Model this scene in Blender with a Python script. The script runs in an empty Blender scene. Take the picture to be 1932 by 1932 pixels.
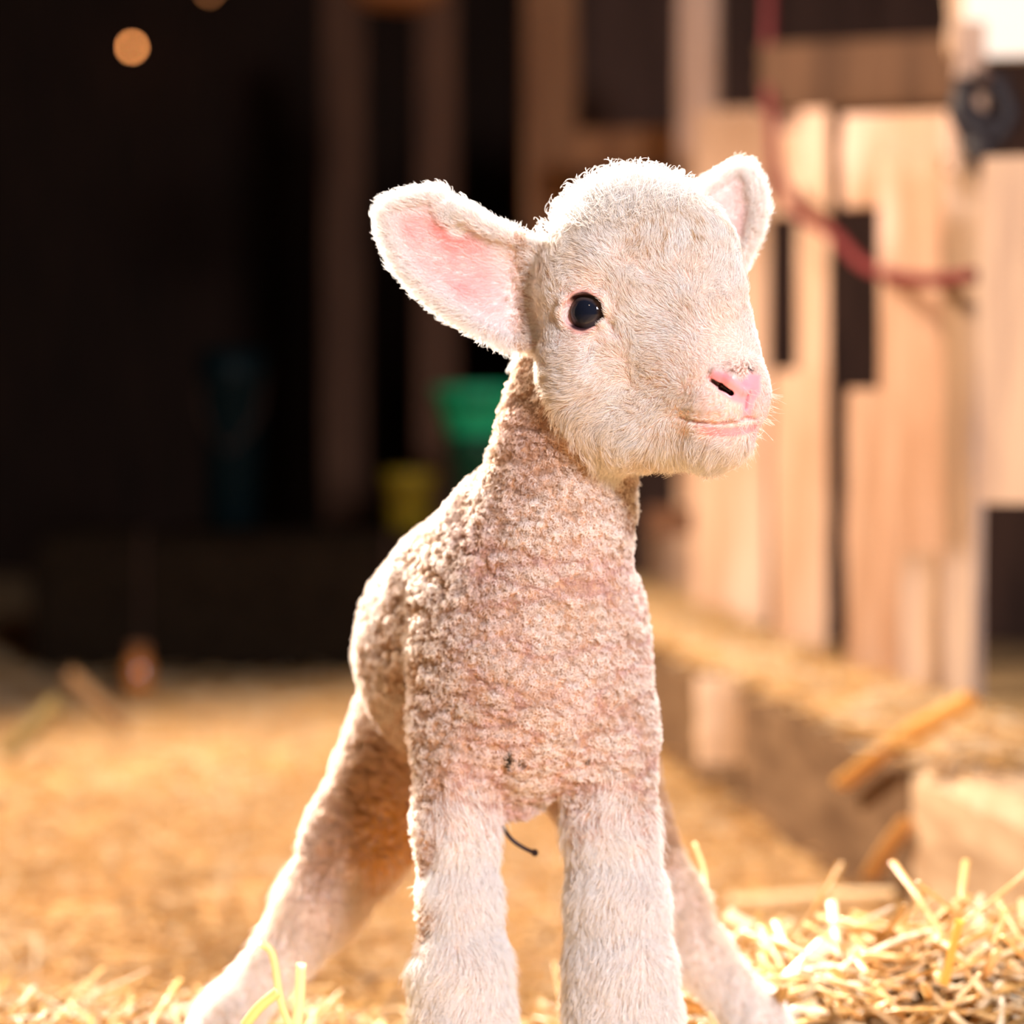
import bpy, bmesh, math, random
import numpy as np
from mathutils import Vector, Matrix

random.seed(7)
RNG = np.random.default_rng(11)
SC = bpy.context.scene
COL = SC.collection

# ------------------------------------------------------------------ camera
FPX = 4025.0                      # 50 mm lens on a 24 mm square sensor, 1932 px
CAM = np.array([0.0, -1.0, 0.40])
TH = math.atan(116 / FPX)         # slight downward tilt: horizon at row 850
FW = np.array([0.0, math.cos(TH), -math.sin(TH)])
UP = np.array([0.0, math.sin(TH), math.cos(TH)])
K = 1.0 / FPX                     # metres per pixel at one metre

def W(u, v, w=0.0):
    """place of a point: image column/row and depth offset w (1/4 mm steps behind the head)"""
    d = 1.0 + w * K
    return CAM + FW * d + np.array([1.0, 0, 0]) * ((u - 966) / FPX * d) + UP * ((966 - v) / FPX * d)

def D(u, v, d):
    return W(u, v, (d * 1.21 - 1.0) / K)

def DN(u, v, d):
    return W(u, v, (d - 1.0) / K)

def uvw(P):
    q = P - CAM
    d = q @ FW
    return 966 + FPX * q[:, 0] / d, 966 - FPX * (q @ UP) / d, (d - 1.0) / K, d

cam = bpy.data.cameras.new('camera')
cam.sensor_width = cam.sensor_height = 24
cam.sensor_fit = 'HORIZONTAL'
cam.lens = 50
cam.clip_start = 0.05
cam.dof.use_dof = True
cam.dof.focus_distance = 0.972
cam.dof.aperture_fstop = 2.6
cam.dof.aperture_blades = 0
co = bpy.data.objects.new('camera', cam)
co.location = CAM
co.rotation_euler = (math.pi / 2 - TH, 0, 0)
COL.objects.link(co)
SC.camera = co

# ------------------------------------------------------------------ world, lights, exposure
wd = bpy.data.worlds.new('barn_air')
SC.world = wd
wd.use_nodes = True
wd.node_tree.nodes['Background'].inputs[0].default_value = (1.0, 0.72, 0.52, 1)
wd.node_tree.nodes['Background'].inputs[1].default_value = 0.03

def aim(o, target):
    o.rotation_euler = (Vector(target) - o.location).to_track_quat('-Z', 'Y').to_euler()

def area(name, loc, target, size, power, col, size_y=None):
    l = bpy.data.lights.new(name, 'AREA')
    l.size = size
    if size_y:
        l.shape = 'RECTANGLE'; l.size_y = size_y
    l.energy = power; l.color = col
    o = bpy.data.objects.new(name, l); o.location = loc; COL.objects.link(o); aim(o, target)
    return o

def spot(name, loc, target, power, col, ang, blend, rad):
    l = bpy.data.lights.new(name, 'SPOT')
    l.energy = power; l.color = col; l.spot_size = math.radians(ang); l.spot_blend = blend
    l.shadow_soft_size = rad
    o = bpy.data.objects.new(name, l); o.location = loc; COL.objects.link(o); aim(o, target)
    return o

# barn work lamp hanging behind and left of the lamb: lights straw and fence
spot('barn_lamp_light', (-1.15, 1.25, 1.75), (0.16, 1.15, 0.05), 520, (1.0, 0.80, 0.61), 86, 0.7, 0.07)
# two added spots behind the lamb, aimed at it for bright rims
spot('rim_spot_left', (-0.62, 1.45, 1.00), (-0.05, 0.06, 0.33), 1250, (1.0, 0.93, 0.84), 27, 0.5, 0.05)
spot('rim_spot_right', (0.38, 1.0, 1.30), (0.02, 0.05, 0.33), 170, (1.0, 0.92, 0.82), 44, 0.5, 0.05)
# open barn door behind the photographer, daylight
area('door_daylight', (1.05, -2.1, 1.35), (0.05, 0.0, 0.34), 0.5, 106, (0.95, 0.92, 1.0))
# warm lamp on the camera side that lights the pen fence
spot('aisle_lamp_light', (-0.55, -1.5, 1.7), (0.50, 1.4, 0.50), 200, (1.0, 0.74, 0.55), 36, 0.8, 0.08)

SC.view_settings.view_transform = 'Standard'
SC.view_settings.look = 'None'
SC.view_settings.gamma = 1.0
SC.view_settings.use_curve_mapping = False
SC.view_settings.exposure = 0.0
SC.cycles.use_denoising = True
SC.cycles.max_bounces = 6
SC.cycles.diffuse_bounces = 3
SC.cycles.glossy_bounces = 2
SC.cycles.transmission_bounces = 4
SC.cycles.transparent_max_bounces = 4
SC.cycles.sample_clamp_indirect = 6
SC.cycles.caustics_reflective = False
SC.cycles.caustics_refractive = False
SC.cycles_curves.shape = 'RIBBONS'

# ------------------------------------------------------------------ helpers
def mat(name, col, rough=0.8, col2=None, scale=20.0, stretch=(1, 1, 1), bump=0.0, metallic=0.0, spec=0.3, emit=None, detail=4.0, lo=0.35, hi=0.65):
    m = bpy.data.materials.new(name); m.use_nodes = True
    nt = m.node_tree; b = nt.nodes['Principled BSDF']
    b.inputs['Base Color'].default_value = (*col, 1)
    b.inputs['Roughness'].default_value = rough
    b.inputs['Metallic'].default_value = metallic
    b.inputs['Specular IOR Level'].default_value = spec
    if col2 is not None or bump:
        tc = nt.nodes.new('ShaderNodeTexCoord'); mp = nt.nodes.new('ShaderNodeMapping')
        mp.inputs['Scale'].default_value = stretch
        nz = nt.nodes.new('ShaderNodeTexNoise'); nz.inputs['Scale'].default_value = scale; nz.inputs['Detail'].default_value = detail
        nt.links.new(tc.outputs['Object'], mp.inputs[0]); nt.links.new(mp.outputs[0], nz.inputs['Vector'])
        if col2 is not None:
            r = nt.nodes.new('ShaderNodeValToRGB')
            r.color_ramp.elements[0].position = lo; r.color_ramp.elements[1].position = hi
            r.color_ramp.elements[0].color = (*col, 1); r.color_ramp.elements[1].color = (*col2, 1)
            nt.links.new(nz.outputs[0], r.inputs[0]); nt.links.new(r.outputs[0], b.inputs['Base Color'])
        if bump:
            bp = nt.nodes.new('ShaderNodeBump'); bp.inputs['Strength'].default_value = bump; bp.inputs['Distance'].default_value = 0.003
            nt.links.new(nz.outputs[0], bp.inputs['Height']); nt.links.new(bp.outputs[0], b.inputs['Normal'])
    if emit:
        b.inputs['Emission Color'].default_value = (*emit[0], 1); b.inputs['Emission Strength'].default_value = emit[1]
    return m

def mesh_obj(name, verts, faces, m, parent=None, smooth=False):
    me = bpy.data.meshes.new(name)
    me.from_pydata([tuple(map(float, v)) for v in verts], [], faces)
    if smooth:
        me.polygons.foreach_set('use_smooth', [True] * len(me.polygons))
    me.update()
    o = bpy.data.objects.new(name, me); COL.objects.link(o)
    if m: me.materials.append(m)
    if parent: o.parent = parent
    return o

def bm_obj(name, bm, m, parent=None, smooth=False):
    me = bpy.data.meshes.new(name); bm.to_mesh(me); bm.free()
    if smooth: me.polygons.foreach_set('use_smooth', [True] * len(me.polygons))
    o = bpy.data.objects.new(name, me); COL.objects.link(o)
    me.materials.append(m)
    if parent: o.parent = parent
    return o

def tag(o, label=None, cat=None, group=None, kind=None):
    if label: o['label'] = label
    if cat: o['category'] = cat
    if group: o['group'] = group
    if kind: o['kind'] = kind
    return o

def empty(name, loc):
    o = bpy.data.objects.new(name, None); o.location = loc; COL.objects.link(o); return o

def lathe(bm, prof, seg=32, cx=0, cy=0):
    rings = []
    for r, z in prof:
        rings.append([bm.verts.new((cx + r * math.cos(2 * math.pi * i / seg), cy + r * math.sin(2 * math.pi * i / seg), z)) for i in range(seg)])
    for a, b in zip(rings, rings[1:]):
        for i in range(seg):
            bm.faces.new((a[i], a[(i + 1) % seg], b[(i + 1) % seg], b[i]))
    for rg, fl in ((rings[0], True), (rings[-1], False)):
        bm.faces.new(rg[::-1] if fl else rg)
    return bm

def tube(bm, pts, rad, seg=8):
    pts = [Vector(p) for p in pts]
    rads = rad if isinstance(rad, (list, tuple)) else [rad] * len(pts)
    rings = []
    for i, p in enumerate(pts):
        t = (pts[min(i + 1, len(pts) - 1)] - pts[max(i - 1, 0)]).normalized()
        a = t.orthogonal().normalized() if i == 0 else (prev - t * prev.dot(t)).normalized()
        prev = a; b = t.cross(a)
        rings.append([bm.verts.new(p + (a * math.cos(2 * math.pi * k / seg) + b * math.sin(2 * math.pi * k / seg)) * rads[i]) for k in range(seg)])
    for r0, r1 in zip(rings, rings[1:]):
        for k in range(seg):
            bm.faces.new((r0[k], r0[(k + 1) % seg], r1[(k + 1) % seg], r1[k]))
    bm.faces.new(rings[0][::-1]); bm.faces.new(rings[-1])
    return bm

def board_bm(w, t, h, wob=0.002, seg=6, bev=0.003):
    """board standing on z=0, w wide (x), t thick (y), slightly wavy edges"""
    bm = bmesh.new()
    rings = []
    for i in range(seg + 1):
        z = h * i / seg
        j = [random.uniform(-wob, wob) for _ in range(4)]
        rings.append([bm.verts.new(c) for c in ((-w / 2 + j[0], -t / 2, z), (w / 2 + j[1], -t / 2, z), (w / 2 + j[1], t / 2, z), (-w / 2 + j[0], t / 2, z))])
    for a, b in zip(rings, rings[1:]):
        for k in range(4):
            bm.faces.new((a[k], a[(k + 1) % 4], b[(k + 1) % 4], b[k]))
    bm.faces.new(rings[0][::-1]); bm.faces.new(rings[-1])
    bmesh.ops.bevel(bm, geom=[e for e in bm.edges if abs(e.verts[0].co.z - e.verts[1].co.z) > 1e-5 or e.is_boundary], offset=bev, segments=2, affect='EDGES')
    return bm

def board(name, u0, u1, vt, vb, d, m, yaw=0.0, t=0.022, parent=None, z0=None):
    """board whose lit face spans columns u0..u1 at distance d"""
    uc = (u0 + u1) / 2
    a = D(uc, vb, d); b = D(uc, vt, d)
    zb = a[2] if z0 is None else z0
    w = (u1 - u0) / FPX * d * 1.21 / math.cos(yaw)
    o = bm_obj(name, board_bm(w, t, b[2] - zb), m, parent)
    o.location = (a[0], a[1], zb); o.rotation_euler = (0, 0, yaw)
    return o

# vectorised gradient noise
_perm = RNG.permutation(256).astype(np.int64)
_grad = RNG.normal(size=(256, 3)); _grad /= np.linalg.norm(_grad, axis=1)[:, None]
def noise(P):
    Pi = np.floor(P).astype(np.int64); F = P - Pi
    S = F * F * F * (F * (F * 6 - 15) + 10)
    out = 0
    for dx in (0, 1):
        for dy in (0, 1):
            for dz in (0, 1):
                h = _perm[(Pi[:, 0] + dx) & 255]; h = _perm[(h + Pi[:, 1] + dy) & 255]; h = _perm[(h + Pi[:, 2] + dz) & 255]
                g = _grad[h]
                dot = g[:, 0] * (F[:, 0] - dx) + g[:, 1] * (F[:, 1] - dy) + g[:, 2] * (F[:, 2] - dz)
                out = out + dot * (S[:, 0] if dx else 1 - S[:, 0]) * (S[:, 1] if dy else 1 - S[:, 1]) * (S[:, 2] if dz else 1 - S[:, 2])
    return out * 1.6
def sst(a, b, x):
    t = np.clip((x - a) / (b - a), 0, 1); return t * t * (3 - 2 * t)

# ================================================================== THE SETTING
M_straw_floor = mat('straw_bed', (0.52, 0.30, 0.12), 0.85, (0.74, 0.50, 0.26), 40, bump=0.4)
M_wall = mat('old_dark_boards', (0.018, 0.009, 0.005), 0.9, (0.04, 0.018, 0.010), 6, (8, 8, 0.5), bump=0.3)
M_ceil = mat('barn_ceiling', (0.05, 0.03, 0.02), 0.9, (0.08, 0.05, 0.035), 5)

def slab(name, a, b, m):
    bm = bmesh.new(); bmesh.ops.create_cube(bm, size=1)
    c = [(a[i] + b[i]) / 2 for i in range(3)]
    for v in bm.verts:
        v.co = Vector([v.co[i] * (b[i] - a[i]) for i in range(3)])
    o = bm_obj(name, bm, m); o.location = c
    o['kind'] = 'structure'
    return o

# uneven straw bedding over the whole pen floor
def ground_h(x, y):
    P = np.stack([x * 5, y * 5, np.zeros_like(x)], 1)
    h = 0.006 * noise(P) + 0.004 * noise(P * 3.1)
    t = sst(0.06, 0.20, y) * (1 - sst(0.28, 0.48, y))
    h = h + (0.048 + 0.014 * sst(0.0, 0.1, x)) * t * (1 - 0.55 * np.exp(-((x + 0.02) / 0.09) ** 2))        # banked bedding behind the lamb
    h = h + 0.042 * np.exp(-(((x - 0.255) / 0.085) ** 2 + ((y - 0.20) / 0.09) ** 2))
    return h
nx, ny = 150, 210
gx = np.linspace(-2.6, 1.6, nx); gy = np.linspace(-2.6, 6.0, ny)
GX, GY = np.meshgrid(gx, gy)
GZ = ground_h(GX.ravel(), GY.ravel()) - 0.008
fl_v = np.stack([GX.ravel(), GY.ravel(), GZ], 1)
fl_f = [(j * nx + i, j * nx + i + 1, (j + 1) * nx + i + 1, (j + 1) * nx + i) for j in range(ny - 1) for i in range(nx - 1)]
fl = mesh_obj('floor', fl_v, fl_f, M_straw_floor, smooth=True); fl['kind'] = 'structure'
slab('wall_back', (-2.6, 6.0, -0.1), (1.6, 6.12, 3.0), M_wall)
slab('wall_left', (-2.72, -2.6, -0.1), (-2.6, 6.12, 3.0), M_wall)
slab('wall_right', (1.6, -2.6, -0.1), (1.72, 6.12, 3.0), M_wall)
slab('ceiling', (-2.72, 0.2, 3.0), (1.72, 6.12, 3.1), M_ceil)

# ================================================================== FENCE, KERB AND BARN THINGS
M_pine = mat('pale_pine', (0.56, 0.34, 0.22), 0.75, (0.72, 0.49, 0.36), 9, (5, 5, 0.6), bump=0.2)
M_pine2 = mat('weathered_pine', (0.42, 0.28, 0.19), 0.8, (0.58, 0.40, 0.26), 10, (6, 6, 0.5), bump=0.2)
M_brown = mat('brown_stained_wood', (0.085, 0.036, 0.018), 0.8, (0.15, 0.066, 0.032), 8, (5, 5, 0.5))
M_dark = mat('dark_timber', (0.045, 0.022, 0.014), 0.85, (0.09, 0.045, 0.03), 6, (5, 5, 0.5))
M_dark2 = mat('brown_rail', (0.07, 0.032, 0.015), 0.85, (0.12, 0.058, 0.028), 6, (5, 5, 0.5))
M_orange = mat('orange_brown_timber', (0.20, 0.085, 0.035), 0.8, (0.30, 0.14, 0.06), 8, (4, 4, 0.6))
M_kerb = mat('worn_kerb_timber', (0.11, 0.06, 0.03), 0.85, (0.20, 0.12, 0.065), 12, (3, 0.7, 3), bump=0.4)
M_kerb2 = mat('pale_kerb_timber', (0.34, 0.21, 0.12), 0.8, (0.62, 0.47, 0.32), 9, (3, 0.7, 3), bump=0.3)
M_white = mat('white_painted_board', (0.66, 0.63, 0.59), 0.5)
M_black = mat('black_webbing', (0.012, 0.008, 0.010), 0.6)
M_red = mat('dark_red_rope', (0.10, 0.012, 0.015), 0.6, (0.16, 0.02, 0.02), 200)

def kerb_x(d): return 0.592 - 0.14 * d
KH = 0.138
# long timber kerb at the fence foot, front edge on x = kerb_x(d)
def timber(d0, d1, m, hh, label, dx=0.0):
    KS = 30; kv, kf = [], []
    for i in range(KS + 1):
        d = d0 + (d1 - d0) * i / KS
        y = d - 1.0; x = kerb_x(d) + dx
        n = [random.uniform(-0.003, 0.003) for _ in range(4)]
        kv += [(x, y, -0.02), (x + n[0] * .5, y, hh - 0.018 + n[1]), (x + 0.016, y, hh + n[1] * .3), (x + 0.19, y, hh), (x + 0.20, y, -0.02)]
    for i in range(KS):
        for k in range(5):
            a = i * 5 + k; b = i * 5 + (k + 1) % 5
            kf.append((a, b, b + 5, a + 5))
    kf += [(4, 3, 2, 1, 0), tuple(KS * 5 + k for k in range(5))]
    return tag(mesh_obj('timber_kerb', kv, kf, m), label, 'kerb')
timber(1.80, 4.95, M_kerb, KH, 'long dark timber kerb running back along the foot of the board fence')
timber(1.10, 1.785, M_kerb2, KH + 0.004, 'short pale-topped timber kerb piece at the right edge of the picture', -0.006)
M_off = mat('pale_offcut', (0.62, 0.42, 0.26), 0.8, (0.72, 0.52, 0.36), 10)
oc = board('board_offcut', 1318, 1400, 1275, 1440, 1.985, M_off, 0.1, 0.02)
oc.rotation_euler[0] = -0.12
tag(oc, 'short pale board offcut leaning on the far part of the kerb', 'board')

def fd(u):   # distance of the fence line under column u
    return 0.569 / ((u - 966) / FPX + 0.11) * (1.0)
YAW = math.radians(-24)
fence = empty('board_fence', (0.35, 1.0, 0.11))
tag(fence, 'pale pine fence of upright boards standing on the timber kerb, right side', 'fence')
def fboard(u0, u1, vt, vb, m=M_pine, dd=0.0, name='board', t=0.02, onkerb=False):
    d = fd((u0 + u1) / 2) + dd
    o = board(name, u0, u1, vt, vb, d, m, YAW * 0.6, t, None, KH + 0.001 if onkerb else None)
    o.parent = fence; o.matrix_parent_inverse = Matrix.Translation(fence.location).inverted()
    return o
fboard(1283, 1350, -40, 1120, M_pine, 0.03, onkerb=True, name='post', t=0.05)
fboard(1312, 1446, 212, 1170, M_pine, -0.02, onkerb=True)
fboard(1466, 1508, 214, 405, M_pine, 0.0)
fboard(1506, 1562, 214, 1190, M_pine, 0.02, onkerb=True)
fboard(1462, 1560, 700, 1190, M_pine, -0.03, onkerb=True)
fboard(1594, 1795, 216, 388, M_pine, 0.03, name='crosspiece')
fboard(1660, 1775, 300, 1260, M_pine, 0.0, onkerb=True)
fboard(1600, 1700, 735, 1235, M_pine, -0.03, onkerb=True)
fboard(1778, 1835, 330, 1300, M_pine2, 0.02, onkerb=True)
fboard(1850, 1960, 300, 950, M_pine2, 0.0)
fboard(1700, 1770, 1040, 1290, M_pine2, -0.05, onkerb=True)
fboard(1225, 1300, 980, 1115, M_pine, 0.10, onkerb=True)
fboard(1225, 1460, 958, 1010, M_brown, -0.09, name='rail', t=0.03)
fboard(1440, 1800, 80, 205, M_dark2, 0.25, name='rail', t=0.03)

# dark planks of the next stall seen through the gaps
stall = empty('stall_partition', (0.62, 2.6, 0))
tag(stall, 'dark brown stall partition behind the board fence, seen through its gaps', 'partition')
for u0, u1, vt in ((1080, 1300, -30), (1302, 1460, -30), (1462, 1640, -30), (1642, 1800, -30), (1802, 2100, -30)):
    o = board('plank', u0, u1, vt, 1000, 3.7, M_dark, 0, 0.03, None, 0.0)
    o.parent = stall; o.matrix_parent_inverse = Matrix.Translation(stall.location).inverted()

# white painted panel at the top right
wb = empty('white_panel', D(1900, 110, 1.9)); tag(wb, 'white painted box end hanging at the fence top, upper right corner', 'panel')
o = board('front_board', 1825, 2080, -60, 108, 1.9, M_white, YAW * .4, 0.02); o.parent = wb; o.matrix_parent_inverse = Matrix.Translation(wb.location).inverted()
o = board('side_board', 1790, 1832, -60, 100, 1.93, M_pine2, YAW * .4, 0.06); o.parent = wb; o.matrix_parent_inverse = Matrix.Translation(wb.location).inverted()
M_post = mat('grey_brown_post', (0.30, 0.2, 0.15), 0.85, (0.45, 0.33, 0.26), 8, (4, 4, .5))
gp = board('gate_post', 1800, 1850, 60, 1330, 1.86, M_post, YAW * .4, 0.07, None, KH + 0.001)
gp.location.z = KH + 0.001; tag(gp, 'thick grey-brown post at the right end of the board fence', 'post')

# black halter strap hung on the fence
bm = bmesh.new()
tube(bm, [D(u, v, 1.745) for u, v in ((1825, 150), (1812, 215), (1838, 268), (1880, 262), (1905, 215), (1880, 160), (1835, 150))], 0.013, 10)
strap = bm_obj('halter_strap', bm, M_black, smooth=True)
bm = bmesh.new(); tube(bm, [D(u, v, 1.745) for u, v in ((1840, 262), (1856, 300), (1862, 352))], [0.018, 0.013, 0.004], 8)
bm_obj('strap_end', bm, M_black, strap, smooth=True)
bm = bmesh.new(); tube(bm, [D(u, v, 1.745) for u, v in ((1822, 205), (1850, 240), (1895, 232))], [0.010, 0.016, 0.010], 10)
bm_obj('noseband', bm, M_black, strap, smooth=True)
bm = bmesh.new(); tube(bm, [D(1858, 145, 1.72), D(1858, 138, 1.95)], 0.006, 8); bm_obj('hook', bm, M_dark, strap)
tag(strap, 'black halter strap hanging on the fence below the white panel', 'halter')

# dark red rope looped over the boards
def smooth_path(pts, n=8):
    P = [np.array(p, float) for p in pts]; P = [2 * P[0] - P[1]] + P + [2 * P[-1] - P[-2]]
    out = []
    for i in range(1, len(P) - 2):
        for k in range(n):
            t = k / n
            out.append(0.5 * ((2 * P[i]) + (-P[i - 1] + P[i + 1]) * t + (2 * P[i - 1] - 5 * P[i] + 4 * P[i + 1] - P[i + 2]) * t * t + (-P[i - 1] + 3 * P[i] - 3 * P[i + 1] + P[i + 2]) * t ** 3))
    out.append(P[-2]); return out
rp = [D(1452, -30, 2.40), D(1450, 60, 2.38), D(1447, 150, 2.36), D(1458, 230, 2.33), D(1466, 320, 2.28), D(1508, 400, 2.18), D(1570, 440, 2.08), D(1630, 500, 1.98), D(1700, 524, 1.86), D(1770, 528, 1.78), D(1840, 520, 1.7)]
bm = bmesh.new(); tube(bm, smooth_path(rp), 0.0075, 8)
tag(bm_obj('rope', bm, M_red, smooth=True), 'dark red rope hanging down and looping across the fence boards', 'rope')

# uprights of the dark aisle behind
def upright(u0, u1, vt, d, m, label, name='upright_post', z0=0.0):
    o = board(name, u0, u1, vt, 1100, d, m, 0.1, 0.08, None, z0)
    return tag(o, label, 'post', 'upright posts of the dark aisle')
upright(985, 1082, -40, 3.4, M_orange, 'orange-brown upright post behind the lamb head, brightest of the aisle posts', z0=KH + 0.004)
upright(785, 860, -40, 3.9, M_brown, 'dim brown upright post above the green bucket')
upright(612, 690, -40, 4.4, M_brown, 'dim brown upright post furthest left in the dark aisle')
rail = empty('aisle_rail', D(1190, 275, 3.15)); tag(rail, 'orange lit rail joining the aisle post to the fence', 'rail')
o = board('board', 1085, 1300, 246, 316, 3.1, M_orange, -0.25, 0.03); o.parent = rail; o.matrix_parent_inverse = Matrix.Translation(rail.location).inverted()
o = board('bracket', 1100, 1240, 330, 395, 3.12, M_brown, -0.25, 0.05); o.parent = rail; o.matrix_parent_inverse = Matrix.Translation(rail.location).inverted()

# round pan hanging at the top edge
pc = D(752, 12, 3.0)
bm = lathe(bmesh.new(), [(0.02, 0), (0.06, 0.004), (0.082, 0.018), (0.09, 0.05), (0.094, 0.09), (0.098, 0.092), (0.092, 0.094), (0.02, 0.094)], 40)
pan = bm_obj('hanging_pan', bm, M_orange, smooth=True); pan.location = pc
bm = bmesh.new(); tube(bm, [(-0.09, 0, 0.09), (-0.06, 0, 0.2), (0, 0, 0.27), (0.06, 0, 0.2), (0.09, 0, 0.09)], 0.003)
bm_obj('handle', bm, M_dark, pan)
bm = bmesh.new(); tube(bm, [(0, 0, 0.27), (0, 0, 3.0 - pc[2])], 0.003)
bm_obj('hook_wire', bm, M_dark, pan)
tag(pan, 'round-bottomed brown pan hanging at the top edge of the dark aisle', 'pan')

# small warm bulbs far away
M_bulb = mat('glowing_bulb', (1, .5, .2), 0.4, emit=((1.0, 0.36, 0.11), 20))
M_bulb2 = mat('dim_bulb', (1, .5, .2), 0.4, emit=((1.0, 0.36, 0.12), 3))
def bulb(u, v, d, m, label):
    c = D(u, v, d)
    o = bm_obj('light_bulb', lathe(bmesh.new(), [(0.002, -0.008), (0.0065, -0.005), (0.009, 0.0), (0.008, 0.006), (0.004, 0.012), (0.002, 0.013)], 20), m, smooth=True)
    o.location = c
    bm = lathe(bmesh.new(), [(0.004, 0.013), (0.006, 0.015), (0.006, 0.03), (0.003, 0.034)], 12); bm_obj('socket', bm, M_dark, o)
    bm = bmesh.new(); tube(bm, [(0, 0, 0.03), (0, 0, 3.0 - c[2])], 0.002, 6); bm_obj('cord', bm, M_dark, o)
    tag(o, label, 'light bulb')
bulb(249, 90, 5.6, M_bulb, 'small glowing orange bulb hanging in the dark upper left')
bulb(395, -14, 5.6, M_bulb2, 'fainter orange bulb cut off by the top edge, right of the brighter bulb')

# straw bale with buckets in the dark
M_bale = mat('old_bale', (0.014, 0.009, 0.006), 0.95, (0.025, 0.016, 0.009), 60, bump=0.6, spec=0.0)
bc = D(528, 1000, 3.3); bz = bc[2]
bm = bmesh.new(); bmesh.ops.create_cube(bm, size=1)
for v in bm.verts: v.co = Vector((v.co.x * 0.84, v.co.y * 0.42, (v.co.z + .5) * bz))
bmesh.ops.bevel(bm, geom=bm.edges[:], offset=0.02, segments=3, affect='EDGES')
bmesh.ops.subdivide_edges(bm, edges=bm.edges[:], cuts=6, use_grid_fill=True)
for v in bm.verts: v.co += Vector([random.uniform(-.006, .006) for _ in range(3)])
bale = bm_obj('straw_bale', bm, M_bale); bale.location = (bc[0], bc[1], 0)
for k in (-0.22, 0.22):
    bm = bmesh.new(); h = 0.222
    tube(bm, [(k, -h, 0.01), (k, -h, bz + .006), (k, h, bz + .006), (k, h, 0.01)], 0.003, 6); bm_obj('twine', bm, M_dark, bale)
tag(bale, 'dark straw bale carrying the buckets in the shadows behind the lamb', 'straw bale')
def bucket(u, vb, vt, rad_px, d, m, label):
    c = D(u, vb, d); h = (vb - vt) / FPX * d * 1.21; r = rad_px / FPX * d * 1.21
    z = bz + 0.006
    bm = lathe(bmesh.new(), [(r * .72, 0), (r * .78, .004), (r * .95, h * .80), (r * 1.02, h * .81), (r * 1.03, h), (r * .98, h), (r * .96, h * .9), (r * .7, 0.01)], 40)
    o = bm_obj('bucket', bm, m, smooth=True); o.location = (c[0], c[1], z)
    bm = bmesh.new(); tube(bm, smooth_path([(-r * 1.03, 0, h * .9), (-r * .8, -r * .6, h * .62), (0, -r * 1.15, h * .45), (r * .8, -r * .6, h * .62), (r * 1.03, 0, h * .9)]), 0.002, 6)
    bm_obj('handle', bm, M_dark, o)
    tag(o, label, 'bucket')
M_green = mat('green_plastic', (0.01, 0.42, 0.20), 0.4, spec=0.5)
M_green_shade = mat('shaded_green_plastic', (0.004, 0.05, 0.025), 0.5)  # green darkened to stand for the shaded part under the tub
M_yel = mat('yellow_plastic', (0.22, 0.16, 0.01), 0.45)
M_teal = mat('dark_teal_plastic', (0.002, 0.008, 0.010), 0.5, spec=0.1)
bucket(905, 985, 812, 60, 3.18, M_green_shade, 'added dark green bucket on the bale, standing in for the shaded lower part of the bright green tub')
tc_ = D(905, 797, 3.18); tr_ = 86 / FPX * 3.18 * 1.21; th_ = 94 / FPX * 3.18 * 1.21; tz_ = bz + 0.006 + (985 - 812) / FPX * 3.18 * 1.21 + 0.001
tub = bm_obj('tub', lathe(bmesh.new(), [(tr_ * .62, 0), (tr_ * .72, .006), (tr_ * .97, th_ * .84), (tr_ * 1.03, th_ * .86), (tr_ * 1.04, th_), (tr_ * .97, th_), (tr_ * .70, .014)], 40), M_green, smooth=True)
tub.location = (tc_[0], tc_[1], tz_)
bm = bmesh.new(); tube(bm, [(-.03, -tr_ * 1.02, th_ * .8), (-.03, -tr_ * 1.08, th_ * .62), (.03, -tr_ * 1.08, th_ * .62), (.03, -tr_ * 1.02, th_ * .8)], 0.005, 8); bm_obj('grip', bm, M_green_shade, tub)
tag(tub, 'bright green plastic tub above its shade-coloured lower bucket, partly hidden by the lamb neck', 'tub')
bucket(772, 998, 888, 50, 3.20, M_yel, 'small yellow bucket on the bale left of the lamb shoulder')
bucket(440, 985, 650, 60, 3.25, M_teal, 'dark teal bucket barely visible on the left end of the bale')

# amber glass jar on the floor, far left
jc = D(262, 1300, 2.85)
M_amber = mat('amber_jar', (0.55, 0.20, 0.045), 0.18, spec=0.9)
bm = lathe(bmesh.new(), [(0.018, 0), (0.022, 0.006), (0.022, 0.055), (0.014, 0.066), (0.014, 0.075)], 28)
jar = bm_obj('amber_jar', bm, M_amber, smooth=True); jar.location = (jc[0], jc[1], 0.0)
bm = lathe(bmesh.new(), [(0.016, 0.074), (0.016, 0.086), (0.004, 0.087)], 24); bm_obj('lid', bm, M_orange, jar)
tag(jar, 'small amber jar standing on the dark straw at the left', 'jar')

# ================================================================== STRAW
M_s = bpy.data.materials.new('straw_stalks'); M_s.use_nodes = True
nt = M_s.node_tree; b = nt.nodes['Principled BSDF']
at = nt.nodes.new('ShaderNodeAttribute'); at.attribute_name = 'tint'
nt.links.new(at.outputs['Color'], b.inputs['Base Color'])
b.inputs['Roughness'].default_value = 0.38; b.inputs['Specular IOR Level'].default_value = 0.5
tr = nt.nodes.new('ShaderNodeBsdfTranslucent'); mx = nt.nodes.new('ShaderNodeMixShader'); mx.inputs[0].default_value = 0.3
nt.links.new(at.outputs['Color'], tr.inputs[0]); nt.links.new(b.outputs[0], mx.inputs[1]); nt.links.new(tr.outputs[0], mx.inputs[2])
nt.links.new(mx.outputs[0], nt.nodes['Material Output'].inputs[0])

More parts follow.
